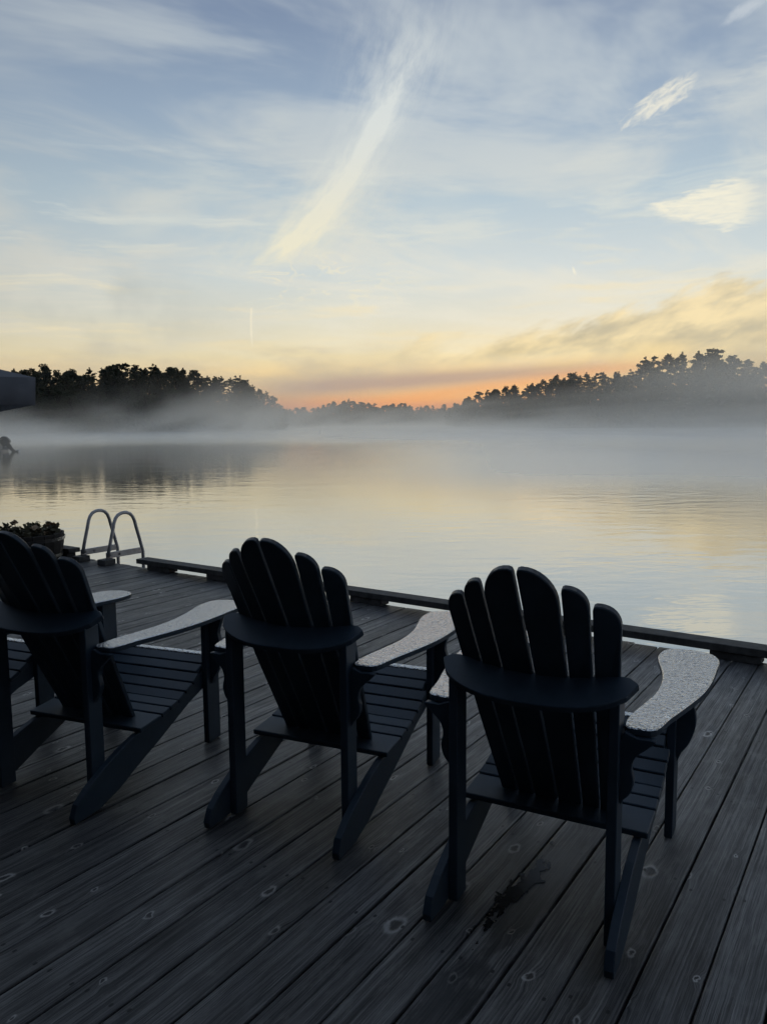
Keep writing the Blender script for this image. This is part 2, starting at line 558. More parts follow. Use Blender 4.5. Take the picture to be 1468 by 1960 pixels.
def mat_water():
    m, t, b = new_mat('lake_water')
    pos = S(t, t.nodes.new('ShaderNodeNewGeometry').outputs['Position'])
    x, y, z = split(t, pos)
    patch = noise(t, xyz(t, x * 0.045, y * 0.03), 1.0, 4.0, 0.6).step(0.42, 0.66) * (x / (y + 6.0)).step(-0.25, 0.3) + 0.1
    r1 = noise(t, xyz(t, x * 1.5, y * 2.6), 1.0, 3.0, 0.55, 0.3)
    r2 = noise(t, xyz(t, x * 0.16, y * 0.42), 1.0, 2.0, 0.5)
    r3 = noise(t, xyz(t, x * 0.5, y * 1.1), 1.0, 2.0, 0.5)
    h = r1 * (patch * 0.075 + 0.003) + r2 * 0.014 + r3 * (patch * 0.022 + 0.007)
    nb = bump(t, h, 1.0, 0.42, None)
    t.nodes.remove(b)
    lw = t.nodes.new('ShaderNodeLayerWeight')
    put(t, lw.inputs['Normal'], nb)
    lw.inputs['Blend'].default_value = 0.5
    fac = S(t, lw.outputs['Facing']).pow(1.6) * 0.55 + 0.43
    gl = t.nodes.new('ShaderNodeBsdfGlossy')
    dist = (x * x + y * y).sqrt()
    side = (x / (y + 6.0)).step(-0.20, 0.16)
    rough = (dist.step(18.0, 40.0) * 0.3).max(dist.step(40.0, 90.0)).max(side * dist.step(10.0, 30.0) * 0.95)
    put(t, gl.inputs['Roughness'], rough * (0.13 + side * 0.14) + dist.step(60.0, 120.0) * 0.07 + 0.035)
    put(t, gl.inputs['Normal'], nb)
    df = t.nodes.new('ShaderNodeBsdfDiffuse')
    df.inputs['Color'].default_value = (0.05, 0.055, 0.052, 1)
    mx = t.nodes.new('ShaderNodeMixShader')
    put(t, mx.inputs[0], fac)
    t.links.new(df.outputs[0], mx.inputs[1])
    t.links.new(gl.outputs[0], mx.inputs[2])
    t.links.new(mx.outputs[0], t.nodes['Material Output'].inputs['Surface'])
    return m


def mat_leaf(name, col, tr=0.25):
    m, t, b = new_mat(name)
    rnd = S(t, t.nodes.new('ShaderNodeNewGeometry').outputs['Random Per Island'])
    put(t, b.inputs['Base Color'], mixc(t, rnd, tuple(c * 0.55 for c in col), tuple(c * 1.4 for c in col)))
    b.inputs['Roughness'].default_value = 0.7
    b.inputs['Specular IOR Level'].default_value = 0.2
    return m


M_DECK = mat_deck()
M_PAINT = mat_paint()
M_DEW = mat_dew()
M_WATER = mat_water()
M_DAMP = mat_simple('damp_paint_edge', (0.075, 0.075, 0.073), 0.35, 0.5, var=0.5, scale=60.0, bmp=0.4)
M_BEAM = mat_simple('weathered_beam', (0.055, 0.054, 0.052), 0.7, 0.3, var=0.4, scale=14.0, bmp=0.4)
M_ALU = mat_simple('brushed_aluminium', (0.34, 0.34, 0.35), 0.42, 0.5, metal=0.75, var=0.12, scale=20.0)
M_STEEL = mat_simple('dull_steel', (0.25, 0.25, 0.25), 0.5, 0.5, metal=0.8)
M_STAVE = mat_simple('dark_barrel_oak', (0.022, 0.020, 0.018), 0.75, 0.25, var=0.4, scale=20.0, bmp=0.3)
M_SOIL = mat_simple('potting_soil', (0.02, 0.016, 0.012), 0.95, 0.1, var=0.4, scale=40.0, bmp=0.6)
M_PLEAF = mat_leaf('garden_leaf', (0.085, 0.078, 0.048))
M_BLOOM = mat_leaf('tan_blossom', (0.34, 0.24, 0.15))
M_CANVAS = mat_simple('slate_canvas', (0.125, 0.13, 0.14), 0.8, 0.2, var=0.15, scale=1.2, bmp=0.1)
M_HULL = mat_simple('grey_hull', (0.10, 0.11, 0.125), 0.35, 0.5, var=0.1, scale=1.0)
M_COWL = mat_simple('black_cowling', (0.015, 0.016, 0.018), 0.3, 0.5, var=0.2, scale=3.0)
M_TAN = mat_simple('boat_seat_vinyl', (0.33, 0.31, 0.27), 0.6, 0.4, var=0.1)
M_BARK = mat_simple('pine_bark', (0.03, 0.026, 0.022), 0.9, 0.1, var=0.4, scale=2.0)
M_LAND = mat_simple('forest_floor', (0.035, 0.033, 0.025), 0.95, 0.1, var=0.4, scale=0.2)
M_GREEN = [mat_leaf('maple_leaves', (0.040, 0.050, 0.026)), mat_leaf('oak_leaves', (0.034, 0.042, 0.024)), mat_leaf('pine_needles', (0.024, 0.034, 0.022))]

# ------------------------------------------------------------------ lake and shores
b = bmesh.new()
vs = [b.verts.new(p) for p in ((-3000, -400, 0), (3000, -400, 0), (3000, 4000, 0), (-3000, 4000, 0))]
b.faces.new(vs)
lake = link('lake', from_bm('lake', b), M_WATER, loc=(0, 0, WATER))
tag(lake, 'calm misty lake water reflecting the dawn sky', 'water', kind='structure')


def polar(azd, dist):
    return Vector((math.sin(R(azd)) * dist, math.cos(R(azd)) * dist, 0))


def shore(name, label, a0, a1, dfun, depth, rise, na=60, nd=10):
    bm = bmesh.new()
    grid = []
    for i in range(na + 1):
        a = a0 + (a1 - a0) * i / na
        row = []
        for j in range(nd + 1):
            u = j / nd
            d = dfun(a) + depth * u
            p = polar(a, d)
            edge = min(1.0, min(i, na - i) / 4.0)
            h = -1.2 + edge * (1.0 + rise(a) * (u ** 0.7)) + 0.5 * mnoise.noise(p * 0.05) * edge + 0.35 * (j > 0) * edge
            p.z = WATER + h
            row.append(bm.verts.new(p))
        grid.append(row)
    for i in range(na):
        for j in range(nd):
            bm.faces.new((grid[i][j], grid[i + 1][j], grid[i + 1][j + 1], grid[i][j + 1]))
    o = link(name, from_bm(name, bm, True), M_LAND)
    tag(o, label, 'shore', kind='structure')
    return o


def lerp_tab(tab, a):
    if a <= tab[0][0]:
        return tab[0][1]
    for (x0, y0), (x1, y1) in zip(tab, tab[1:]):
        if a <= x1:
            return y0 + (y1 - y0) * (a - x0) / (x1 - x0)
    return tab[-1][1]


TOP_L = [(-34, 3.5), (-29.04, 3.64), (-25.51, 3.63), (-24.27, 3.75), (-22.69, 3.95), (-21.41, 3.87), (-20.12, 3.72), (-18.93, 4.36), (-17.42, 4.28), (-16.05, 4.15), (-14.66, 4.24), (-13.27, 3.72), (-11.5, 3.55), (-10.06, 3.3), (-8.98, 2.75), (-7.9, 2.09), (-7.18, 1.46)]
TOP_R = [(4.42, 1.06), (5.17, 1.43), (7.39, 2.43), (8.49, 2.49), (10.13, 2.72), (11.75, 3.08), (13.17, 3.41), (14.58, 3.52), (15.63, 3.21), (16.66, 3.33), (17.51, 3.72), (18.34, 4.32), (19.33, 4.53), (20.98, 4.47), (22.9, 4.56), (24.17, 4.17), (24.8, 3.64), (25.65, 3.77), (29.53, 3.61), (34, 3.6)]
TOP_M = [(-9, 1.25), (-7.18, 1.24), (-4.95, 1.22), (-3.45, 1.6), (-2.33, 1.8), (-1.2, 1.5), (0.3, 1.4), (1.42, 1.5), (2.55, 1.23), (4.42, 1.32), (6.28, 1.45), (9, 1.45)]

DL = lambda a: 235 + max(0, a + 12) * 5
DR = lambda a: 205 + max(0, 12 - a) * 16
DM = lambda a: 470.0
RISE_L = lambda a: 2.0
RISE_R = lambda a: 2.5
RISE_M = lambda a: 2.0
shore('shore_left', 'wooded left shore behind the mist', -36, -6.6, DL, 90, RISE_L)
shore('shore_right', 'wooded right shore behind the mist', 4.0, 36, DR, 90, RISE_R)
shore('shore_far', 'low far shore between the two wooded points', -16, 16, DM, 120, RISE_M)


# ------------------------------------------------------------------ trees
def leaf_quads(verts, faces, c, n, rad, size, flat, rng):
    for _ in range(n):
        while True:
            p = Vector((rng.uniform(-1, 1), rng.uniform(-1, 1), rng.uniform(-1, 1)))
            if p.length < 1:
                break
        p = Vector((p.x * rad, p.y * rad, p.z * rad * flat)) + c
        nrm = Vector((rng.gauss(0, 1), rng.gauss(0, 1), rng.gauss(0, 1) + 0.6)).normalized()
        u = nrm.orthogonal().normalized()
        u.rotate(Matrix.Rotation(rng.uniform(0, 6.28), 3, nrm))
        v = nrm.cross(u)
        s = size * rng.uniform(0.6, 1.3)
        i = len(verts)
        verts += [p - u * s * 0.5 - v * s * 0.12, p + v * -s * 0.42, p + u * s * 0.5, p + v * s * 0.38]
        faces.append((i, i + 1, i + 2, i + 3))


def make_tree_meshes(kind, seed):
    """unit-height tree (height 1); returns trunk mesh and crown mesh"""
    rng = random.Random(seed)
    H = 16.0
    vs, fs = [], []
    tb = bmesh.new()
    if kind == 'broadleaf':
        sway = [Vector((rng.uniform(-.3, .3) * k, rng.uniform(-.3, .3) * k, H * 0.92 * k / 5)) for k in range(6)]
        tube_bm(sway, [0.30, 0.26, 0.2, 0.15, 0.1, 0.04], 7, tb)
        blobs = []
        nb = rng.randint(30, 38)
        for k in range(nb):
            f = (k + rng.random()) / nb
            z = H * (0.10 + 0.84 * f)
            wid = H * 0.29 * (math.sin(math.pi * min(1, 0.22 + 0.76 * f)) ** 0.75) * rng.uniform(0.6, 1.15)
            a = rng.uniform(0, 6.28)
            blobs.append((Vector((math.cos(a) * wid * 0.8, math.sin(a) * wid * 0.8, z)), rng.uniform(0.8, 1.55) * (1.2 - 0.5 * f)))
        blobs.append((Vector((rng.uniform(-.6, .6), rng.uniform(-.6, .6), H * 0.95)), 0.9))
        for c, r in blobs:
            base = Vector((0, 0, max(1.0, c.z - 2.0)))
            tube_bm([base, base.lerp(c, 0.5) + Vector((0, 0, 0.3)), c], [0.09, 0.06, 0.02], 4, tb)
            leaf_quads(vs, fs, c, int(120 * r), r, 0.46, 0.75, rng)
            for _ in range(5):
                d = Vector((rng.gauss(0, 1), rng.gauss(0, 1), rng.gauss(0, 0.8))).normalized()
                leaf_quads(vs, fs, c + d * r * 1.0, 18, 0.45 * r, 0.36, 0.7, rng)
    else:
        lean = rng.uniform(-.4, .4)
        path = [Vector((lean * (k / 6) ** 2, 0, H * k / 6)) for k in range(7)]
        tube_bm(path, [0.27, 0.24, 0.2, 0.16, 0.11, 0.07, 0.02], 7, tb)
        z = H * rng.uniform(0.12, 0.22)
        while z < H * 0.97:
            f = z / H
            reach = H * (0.23 * (1 - f) ** 0.75 + 0.03) * rng.uniform(0.75, 1.2)
            for k in range(rng.randint(3, 5)):
                a = rng.uniform(0, 6.28)
                L = reach * rng.uniform(0.45, 1.15)
                o = Vector((lean * f * f, 0, z + rng.uniform(-.3, .3)))
                e = o + Vector((math.cos(a) * L, math.sin(a) * L, L * rng.uniform(0.05, 0.32)))
                tube_bm([o, o.lerp(e, 0.6) - Vector((0, 0, 0.06 * L)), e], [0.06, 0.04, 0.015], 4, tb)
                m = max(2, int(L / 0.55))
                for j in range(1, m + 1):
                    q = o.lerp(e, 0.25 + 0.75 * j / m)
                    leaf_quads(vs, fs, q + Vector((0, 0, 0.12)), 22, 0.42 + 0.16 * L * 0.5, 0.38, 0.42, rng)
            z += H * rng.uniform(0.035, 0.07) * (1.15 - 0.4 * f)
        leaf_quads(vs, fs, Vector((lean, 0, H * 0.985)), 26, 0.35, 0.35, 1.3, rng)
    bmesh.ops.scale(tb, vec=(1 / H,) * 3, verts=tb.verts)
    trunk = from_bm('trunk', tb, True)
    crown = bpy.data.meshes.new('crown')
    crown.from_pydata([v / H for v in vs], [], fs)
    trunk.materials.append(M_BARK)
    return trunk, crown


VAR = {'broadleaf': [make_tree_meshes('broadleaf', 10 + k) for k in range(6)],
       'pine': [make_tree_meshes('pine', 50 + k) for k in range(5)]}
for k, lst in VAR.items():
    for i, (tr, cr) in enumerate(lst):
        cr.materials.append(M_GREEN[2] if k == 'pine' else M_GREEN[i % 2])

rngt = random.Random(5)


def plant_tree(kind, a, dist, el_top, ground, label, group, wide=1.0):
    h = dist * math.tan(R(el_top)) + EYE - ground
    p = polar(a, dist)
    p.z = ground - 0.15
    root = empty('pine_tree' if kind == 'pine' else 'broadleaf_tree', p, rngt.uniform(0, 6.28))
    tr, cr = rngt.choice(VAR[kind])
    s = h
    w = s * wide * rngt.uniform(0.9, 1.2)
    root.scale = (w, w, s)
    link('trunk', tr, None, root)
    link('crown', cr, None, root)
    tag(root, label, 'tree', group)
    return root


def forest(tab, a0, a1, step, dfun, rise, rows, pine_p, labels, group, hjit=0.07):
    a = a0
    while a < a1:
        for j, (dd, hf) in enumerate(rows):
            aa = a + rngt.uniform(-0.5, 0.5) * step
            if not a0 <= aa <= a1:
                continue
            el = lerp_tab(tab, aa)
            kind = 'pine' if rngt.random() < pine_p(aa) else 'broadleaf'
            d = dfun(aa) + dd + rngt.uniform(-4, 4)
            ground = WATER + 0.2 + rise(aa) * ((dd / 90) ** 0.7)
            el2 = el * hf * (1 + rngt.uniform(-hjit, 0.04))
            lab = labels[(kind == 'pine') * len(rows) + j]
            plant_tree(kind, aa, d, el2, ground, lab, group + (' (pines)' if kind == 'pine' else ' (broadleaf)'), (1.12 if kind == 'broadleaf' else 0.95) * (1.0 if hf > 0.8 else 1.2) * (1.25 if dd == 12 or dd == 40 else 1.0))
        a += step


forest(TOP_L, -31, -7.2, 0.85, DL, RISE_L, [(8, 0.62), (22, 0.88), (36, 0.97), (50, 1.0)], lambda a: 0.3 if a < -13 else 0.45,
       ['low broadleaf tree at the water edge of the left shore, half lost in mist', 'dark broadleaf tree standing mid-wood on the left shore', 'tall broadleaf tree below the skyline of the left shore', 'tall broadleaf tree on the skyline of the left shore',
        'low pine at the water edge of the left shore, half lost in mist', 'dark pine standing mid-wood on the left shore', 'tall pine below the skyline of the left shore', 'tall pine on the skyline of the left shore'], 'trees on the left shore')
forest(TOP_R, 4.8, 31, 0.82, DR, RISE_R, [(8, 0.62), (22, 0.88), (36, 0.97), (50, 1.0)], lambda a: 0.75 if 17 < a < 25 else 0.4,
       ['low broadleaf tree at the water edge of the right shore, half lost in mist', 'dark broadleaf tree standing mid-wood on the right shore', 'tall broadleaf tree below the skyline of the right shore', 'tall broadleaf tree on the skyline of the right shore',
        'low pine at the water edge of the right shore, half lost in mist', 'dark pine standing mid-wood on the right shore', 'tall pine below the skyline of the right shore', 'tall feathery pine on the skyline of the right shore'], 'trees on the right shore')
forest(TOP_M, -8.4, 8.0, 0.42, DM, RISE_M, [(12, 0.8), (40, 0.97)], lambda a: 0.2,
       ['small far broadleaf tree at the water under the orange glow', 'small far broadleaf tree against the orange glow',
        'small far pine at the water under the orange glow', 'small far pine against the orange glow'], 'trees on the far shore')


def brush(name, label, a0, a1, dfun, hmax, n, seed, el_tab):
    rng = random.Random(seed)
    vs, fs = [], []
    for _ in range(n):
        a = rng.uniform(a0, a1)
        off = rng.uniform(0, 26)
        c = polar(a, dfun(a) + 2 + off)
        c.z = WATER + 0.4 + rng.random() * hmax * (0.4 + off / 40)
        leaf_quads(vs, fs, c, 12, 1.6, 1.0, 0.7, rng)
    me = bpy.data.meshes.new(name)
    me.from_pydata(vs, [], fs)
    o = link(name, me, M_GREEN[1])
    tag(o, label, 'undergrowth', kind='stuff')


brush('undergrowth', 'dark undergrowth along the left shore', -33, -7.0, DL, 7, 1500, 3, TOP_L)
brush('undergrowth', 'dark undergrowth along the right shore', 4.6, 33, DR, 7, 1500, 4, TOP_R)
brush('undergrowth', 'dark undergrowth along the far shore', -12, 12, DM, 8, 1800, 6, TOP_M)


# ------------------------------------------------------------------ mist drifting over the lake
def build_mist():
    x0, x1, y0, y1, z0, z1 = -260, 260, 14, 580, WATER - 1.0, 16
    o = link('mist', from_bm('mist', box_bm(x0, x1, y0, y1, z0, z1)))
    m = bpy.data.materials.new('lake_mist')
    m.use_nodes = True
    t = m.node_tree
    t.nodes.clear()
    pos = S(t, t.nodes.new('ShaderNodeTexCoord').outputs['Object'])
    x, y, z = split(t, pos)
    h = (z - WATER).max(0.0)
    side = (x / (y + 60.0)).step(-0.35, 0.5)          # mist lies thicker to the right
    wisp = noise(t, xyz(t, x * 0.05 - z * 0.05 + y * 0.012, y * 0.008, z * 0.12), 1.0, 3.0, 0.6)
    big = noise(t, xyz(t, x * 0.014 + 3.0, y * 0.009, z * 0.03), 1.0, 1.0, 0.5)
    low = (-(h / (0.5 + side * 0.8 + wisp.step(0.35, 0.7) * 2.4))).exp() * (0.35 + wisp.step(0.3, 0.65) * 1.0) * (0.85 + side * 0.25)
    plume = wisp.step(0.47, 0.58) * (-(h / (1.6 + side * 5.6 + big * 3.0))).exp() * (0.16 + side * 1.25)
    near = y.step(16.0, 60.0)
    ends = y.stepd(500.0, 575.0) * x.abs().stepd(200.0, 255.0) * z.stepd(11.0, 15.5)
    dens = (low * (0.017 + side * 0.008) + plume * 0.017) * near * ends * 0.85 * (1.0 - y.step(200.0, 330.0) * 0.6)
    v = t.nodes.new('ShaderNodeVolumePrincipled')
    v.inputs['Color'].default_value = (1.0, 0.99, 0.965, 1)
    v.inputs['Anisotropy'].default_value = 0.8
    put(t, v.inputs['Density'], dens)
    out = t.nodes.new('ShaderNodeOutputMaterial')
    t.links.new(v.outputs[0], out.inputs['Volume'])
    m.cycles.volume_step_rate = 0.3
    o.data.materials.append(m)
    tag(o, 'pale morning mist drifting over the lake', 'mist', kind='stuff')


build_mist()

# ------------------------------------------------------------------ dock
dock = empty('deck', (0, 0, 0), -AZ)      # local x along the water's edge, local y towards the lake
tag(dock, 'dark weathered board deck of the dock', 'deck', kind='structure')
PITCH, GAP = 0.1352, 0.006
EDGE = lambda r: 4.62 + (-0.7 - r) * 0.038
rngd = random.Random(11)
plank_meshes = []
for k in range(4):
    bm = box_bm(-(PITCH - GAP) / 2, (PITCH - GAP) / 2, -2.95, 2.95, -0.030, 0.0, 0.004, seg=2)
    plank_meshes.append(from_bm('plank', bm))
    plank_meshes[-1].materials.append(M_DECK)
i = 0
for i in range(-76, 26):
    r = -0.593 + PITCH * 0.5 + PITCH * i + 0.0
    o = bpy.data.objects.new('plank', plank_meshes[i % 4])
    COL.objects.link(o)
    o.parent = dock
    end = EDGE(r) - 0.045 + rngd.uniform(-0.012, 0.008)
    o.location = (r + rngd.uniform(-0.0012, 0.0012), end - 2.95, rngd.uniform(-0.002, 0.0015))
    shade_tone = 1.5 + 0.34 * max(-3.0, min(1.0, r + 1.0)) / 1.5 + rngd.uniform(-0.28, 0.3)   # random board tone, plus shade painted in: darker boards to the left
    o.color = (shade_tone, shade_tone, shade_tone, 1.0)
    o.rotation_euler = (0, rngd.uniform(-0.008, 0.008), rngd.uniform(-0.0004, 0.0004))
# carrying timbers under the boards
ang = math.atan(-0.038)
for (yo, nm) in ((-0.12, 'rim_joist'), (-1.6, 'joist'), (-3.2, 'joist'), (-4.8, 'joist')):
    bm = box_bm(-7.2, 6.6, -0.025, 0.025, -0.22, -0.034, 0.003)
    o = link(nm, from_bm(nm, bm), M_BEAM, dock, (-3.6, EDGE(-3.6) + yo, 0))
    o.rotation_euler = (0, 0, ang)
for r in (-9.5, -6.9, -4.1, -1.3, 1.5):
    bm = lathe_bm([(0.09, -2.5), (0.09, -0.034)], 10)
    link('pile', from_bm('pile', bm, True), M_BEAM, dock, (r, EDGE(r) - 0.16, 0))


def edge_rail(r0, r1, blocks, label):
    rc = (r0 + r1) / 2
    root = empty('dock_edge_rail')
    root.parent = None
    s = EDGE(rc) - 0.065
    root.location = (s * math.sin(AZ) + rc * math.cos(AZ), s * math.cos(AZ) - rc * math.sin(AZ), 0)
    root.rotation_euler = (0, 0, -AZ + ang)
    L = (r1 - r0) / 2
    link('timber', from_bm('timber', box_bm(-L, L, -0.06, 0.07, 0.046, 0.089, 0.004, seg=2)), M_BEAM, root)
    for (b0, b1) in blocks:
        link('block', from_bm('block', box_bm(b0 - rc, b1 - rc, -0.05, 0.05, 0.001, 0.045, 0.003)), M_BEAM, root)
    tag(root, label, 'edge rail', 'edge rails of the dock')


edge_rail(-5.80, -1.98, [(-5.66, -5.36), (-4.88, -4.62), (-3.34, -3.06), (-2.2, -2.0)], 'raised dark timber rail along the dock edge from the ladder to the right-hand chair')
edge_rail(-1.972, 2.7, [(-1.95, -1.7), (-0.84, -0.58), (0.6, 0.86), (2.2, 2.5)], 'raised dark timber rail on blocks along the dock edge, right of the right-hand chair')
edge_rail(-9.8, -6.85, [(-9.6, -9.3), (-8.3, -8.0), (-7.15, -6.9)], 'low timber rail on the dock edge left of the swim ladder')


def dk(s, r, z=0.0):
    return Vector((s * math.sin(AZ) + r * math.cos(AZ), s * math.cos(AZ) - r * math.sin(AZ), z))


# ------------------------------------------------------------------ swim ladder
def build_ladder():
    root = empty('swim_ladder', dk(4.66, -6.39), -AZ)
    for rr in (-0.19, 0.19):
        pts = []
        half = [(0.00, 0.07), (0.035, 0.2), (0.07, 0.32), (0.085, 0.38), (0.105, 0.425), (0.135, 0.455), (0.175, 0.47), (0.205, 0.472)]
        for (s, z) in half:
            pts.append((rr, 0.03 + s, z))
        for (s, z) in reversed(half[:-1]):
            pts.append((rr, 0.03 + 0.41 - s, z))
        pts += [(rr, 0.44, -0.2), (rr, 0.44, -1.2)]
        link('handrail', from_bm('handrail', tube_bm(pts, 0.0165, 10), True), M_ALU, root)
        link('bracket', from_bm('bracket', box_bm(rr - 0.018, rr + 0.006, 0.02, 0.43, 0.056, 0.112, 0.003)), M_ALU, root)
        for sy in (0.06, 0.16):
            link('bolt', from_bm('bolt', tube_bm([(rr + 0.006, sy, 0.084), (rr + 0.018, sy, 0.084)], 0.011, 6)), M_STEEL, root)
        link('foot_block', from_bm('foot_block', box_bm(rr - 0.055, rr + 0.055, -0.05, 0.075, 0.001, 0.055, 0.004)), M_BEAM, root)
    for z in (-0.3, -0.55, -0.8, -1.05):
        link('step', from_bm('step', box_bm(-0.175, 0.175, 0.405, 0.475, z - 0.015, z + 0.015, 0.004)), M_ALU, root)
    tag(root, 'aluminium swim ladder with two looped handrails at the dock edge', 'ladder')


build_ladder()


# ------------------------------------------------------------------ flower barrel
def build_planter():
    root = empty('flower_barrel', dk(4.40, -7.14), -AZ)
    rng = random.Random(21)
    prof = [(0.36, 0.001), (0.385, 0.10), (0.40, 0.20), (0.405, 0.31)]
    n = 22
    for k in range(n):
        a0, a1 = 2 * math.pi * (k + 0.02) / n, 2 * math.pi * (k + 0.98) / n
        bm = bmesh.new()
        rows = []
        up = rng.uniform(-0.004, 0.006)
        for q, (r, z) in enumerate(prof):
            zz = z + (up if q == 3 else 0)
            rows.append([bm.verts.new((math.cos(a) * rr, math.sin(a) * rr, zz)) for rr, a in ((r, a0), (r, a1), (r - 0.025, a1), (r - 0.025, a0))])
        for q in range(3):
            for e in range(4):
                bm.faces.new((rows[q][e], rows[q][(e + 1) % 4], rows[q + 1][(e + 1) % 4], rows[q + 1][e]))
        bm.faces.new(rows[0][::-1])
        bm.faces.new(rows[-1])
        link('stave', from_bm('stave', bm), M_STAVE, root)
    for z, r in ((0.06, 0.379), (0.25, 0.407)):
        bm = bmesh.new()
        rg = [[bm.verts.new((math.cos(2 * math.pi * k / 32) * rr, math.sin(2 * math.pi * k / 32) * rr, zz)) for k in range(32)]
              for rr, zz in ((r, z - 0.018), (r + 0.004, z - 0.018), (r + 0.006, z + 0.018), (r + 0.002, z + 0.018))]
        for e in range(4):
            for k in range(32):
                bm.faces.new((rg[e][k], rg[e][(k + 1) % 32], rg[(e + 1) % 4][(k + 1) % 32], rg[(e + 1) % 4][k]))
        link('hoop', from_bm('hoop', bm), M_COWL, root)
    link('soil', from_bm('soil', lathe_bm([(0.33, 0.05), (0.372, 0.27), (0.2, 0.285), (0.02, 0.29)], 20)), M_SOIL, root)
    vs, fs = [], []
    sb = bmesh.new()
    heads = []
    for k in range(54):
        a = rng.uniform(0, 6.28)
        rr = 0.33 * math.sqrt(rng.random())
        p0 = Vector((math.cos(a) * rr, math.sin(a) * rr, 0.27))
        hgt = rng.uniform(0.0, 0.13) + (0.08 if k % 9 == 0 else 0.0) * (0.75 + 0.5 * mnoise.noise(Vector((p0.x * 6, p0.y * 6, 3))))
        d = Vector((math.cos(a), math.sin(a), 0)) * rng.uniform(0, 0.09)
        p1 = p0 + d + Vector((0, 0, hgt))
        tube_bm([p0, p0.lerp(p1, 0.55) + Vector((0, 0, 0.015)), p1], 0.0035, 4, sb)
        for q in range(7):
            c = p0.lerp(p1, rng.uniform(0.35, 1.05))
            leaf_quads(vs, fs, c, 2, 0.035, 0.06, 0.7, rng)
        if k % 3 == 0:
            heads.append(p1)
    stems = link('stems', from_bm('stems', sb), M_PLEAF, root)
    me = bpy.data.meshes.new('leaves')
    me.from_pydata(vs, [], fs)
    lv = link('leaves', me, M_PLEAF, root)
    tag(lv, kind='stuff')
    tag(stems, kind='stuff')
    for p in heads:
        bm = bmesh.new()
        for ring, (n2, r2, zz) in enumerate(((7, 0.038, 0.004), (6, 0.026, 0.014), (4, 0.013, 0.02))):
            for k in range(n2):
                a = 2 * math.pi * (k + 0.5 * ring) / n2
                c, s_ = math.cos(a), math.sin(a)
                q = [(0, 0, zz - 0.006), (c * r2 * 0.6 - s_ * r2 * 0.42, s_ * r2 * 0.6 + c * r2 * 0.42, zz), (c * r2, s_ * r2, zz + 0.003 * ring), (c * r2 * 0.6 + s_ * r2 * 0.42, s_ * r2 * 0.6 - c * r2 * 0.42, zz)]
                bm.faces.new([bm.verts.new(Vector(v)) for v in q])
        o = link('blossom', from_bm('blossom', bm), M_BLOOM, root, p)
        o.rotation_euler = (rng.uniform(-0.7, 0.7), rng.uniform(-0.7, 0.7), rng.uniform(0, 6))
    root.scale = (1.0, 1.0, 0.86)
    tag(root, 'dark wooden half barrel planted with small flowers on the dock', 'planter')


build_planter()


# ------------------------------------------------------------------ unseen building added behind the viewer, its roof darkens the near deck
def build_shade_building():
    root = empty('shade_building', (0, 0, 0), -AZ)
    M_SHADE_SIDE = mat_simple('shade_building_siding', (0.035, 0.032, 0.028), 0.8, 0.3, var=0.3, scale=5.0, bmp=0.3)
    M_ROOF = mat_simple('shade_building_shingle', (0.03, 0.03, 0.032), 0.9, 0.2, var=0.4, scale=12.0, bmp=0.5)
    M_PANE = mat_simple('shade_building_glass', (0.012, 0.014, 0.016), 0.08, 0.6, var=0.1)
    y0 = -1.15
    wall = link('wall', from_bm('wall', box_bm(-10.0, 2.2, y0 - 0.15, y0, -0.03, 2.75)), M_SHADE_SIDE, root)  # wall of the added unseen building
    for k in range(18):
        link('shade_building_board', from_bm('shade_building_board', box_bm(-10.0, 2.2, y0 + 0.001, y0 + 0.018, 0.03 + k * 0.15, 0.17 + k * 0.15, 0.003)), M_SHADE_SIDE, wall)
    dr = link('door', from_bm('door', box_bm(-2.0, -1.1, y0 + 0.02, y0 + 0.05, 0.0, 2.0, 0.004)), M_BEAM, root)
    link('door_handle', from_bm('door_handle', tube_bm([(-1.2, y0 + 0.055, 1.0), (-1.2, y0 + 0.09, 1.0), (-1.3, y0 + 0.09, 1.0)], 0.01, 8)), M_STEEL, dr)
    for x in (-4.6, -7.2):
        w = link('window', from_bm('window', box_bm(x - 0.55, x + 0.55, y0 + 0.02, y0 + 0.045, 0.95, 1.95, 0.004)), M_BEAM, root)
        link('pane', from_bm('pane', box_bm(x - 0.48, x + 0.48, y0 + 0.046, y0 + 0.05, 1.02, 1.88)), M_PANE, w)
    rf = link('roof', from_bm('roof', prism_bm([(0.55, 2.42), (0.55, 2.50), (-3.2, 3.75), (-3.2, 3.67)], lambda y, z: (-10.3, y, z), lambda y, z: (1.0, y, z))), M_ROOF, root)
    link('fascia', from_bm('fascia', box_bm(-10.3, 1.0, 0.552, 0.575, 2.36, 2.53)), M_BEAM, rf)
    for x in (-9.9, -6.4, -2.9, 0.8):
        link('shade_building_post', from_bm('shade_building_post', box_bm(x - 0.06, x + 0.06, 0.30, 0.42, 0.001, 2.42, 0.004)), M_BEAM, root)
    tag(root, 'unseen porch-roofed building added behind the viewer to shade the deck', 'shade_building')


build_shade_building()


# ------------------------------------------------------------------ adirondack chairs
def back_y(x, z):
    return -0.362 - 0.552 * (z - 0.231) + 0.046 * (x / 0.19) ** 2 * max(0.0, z - 0.231) / 0.65


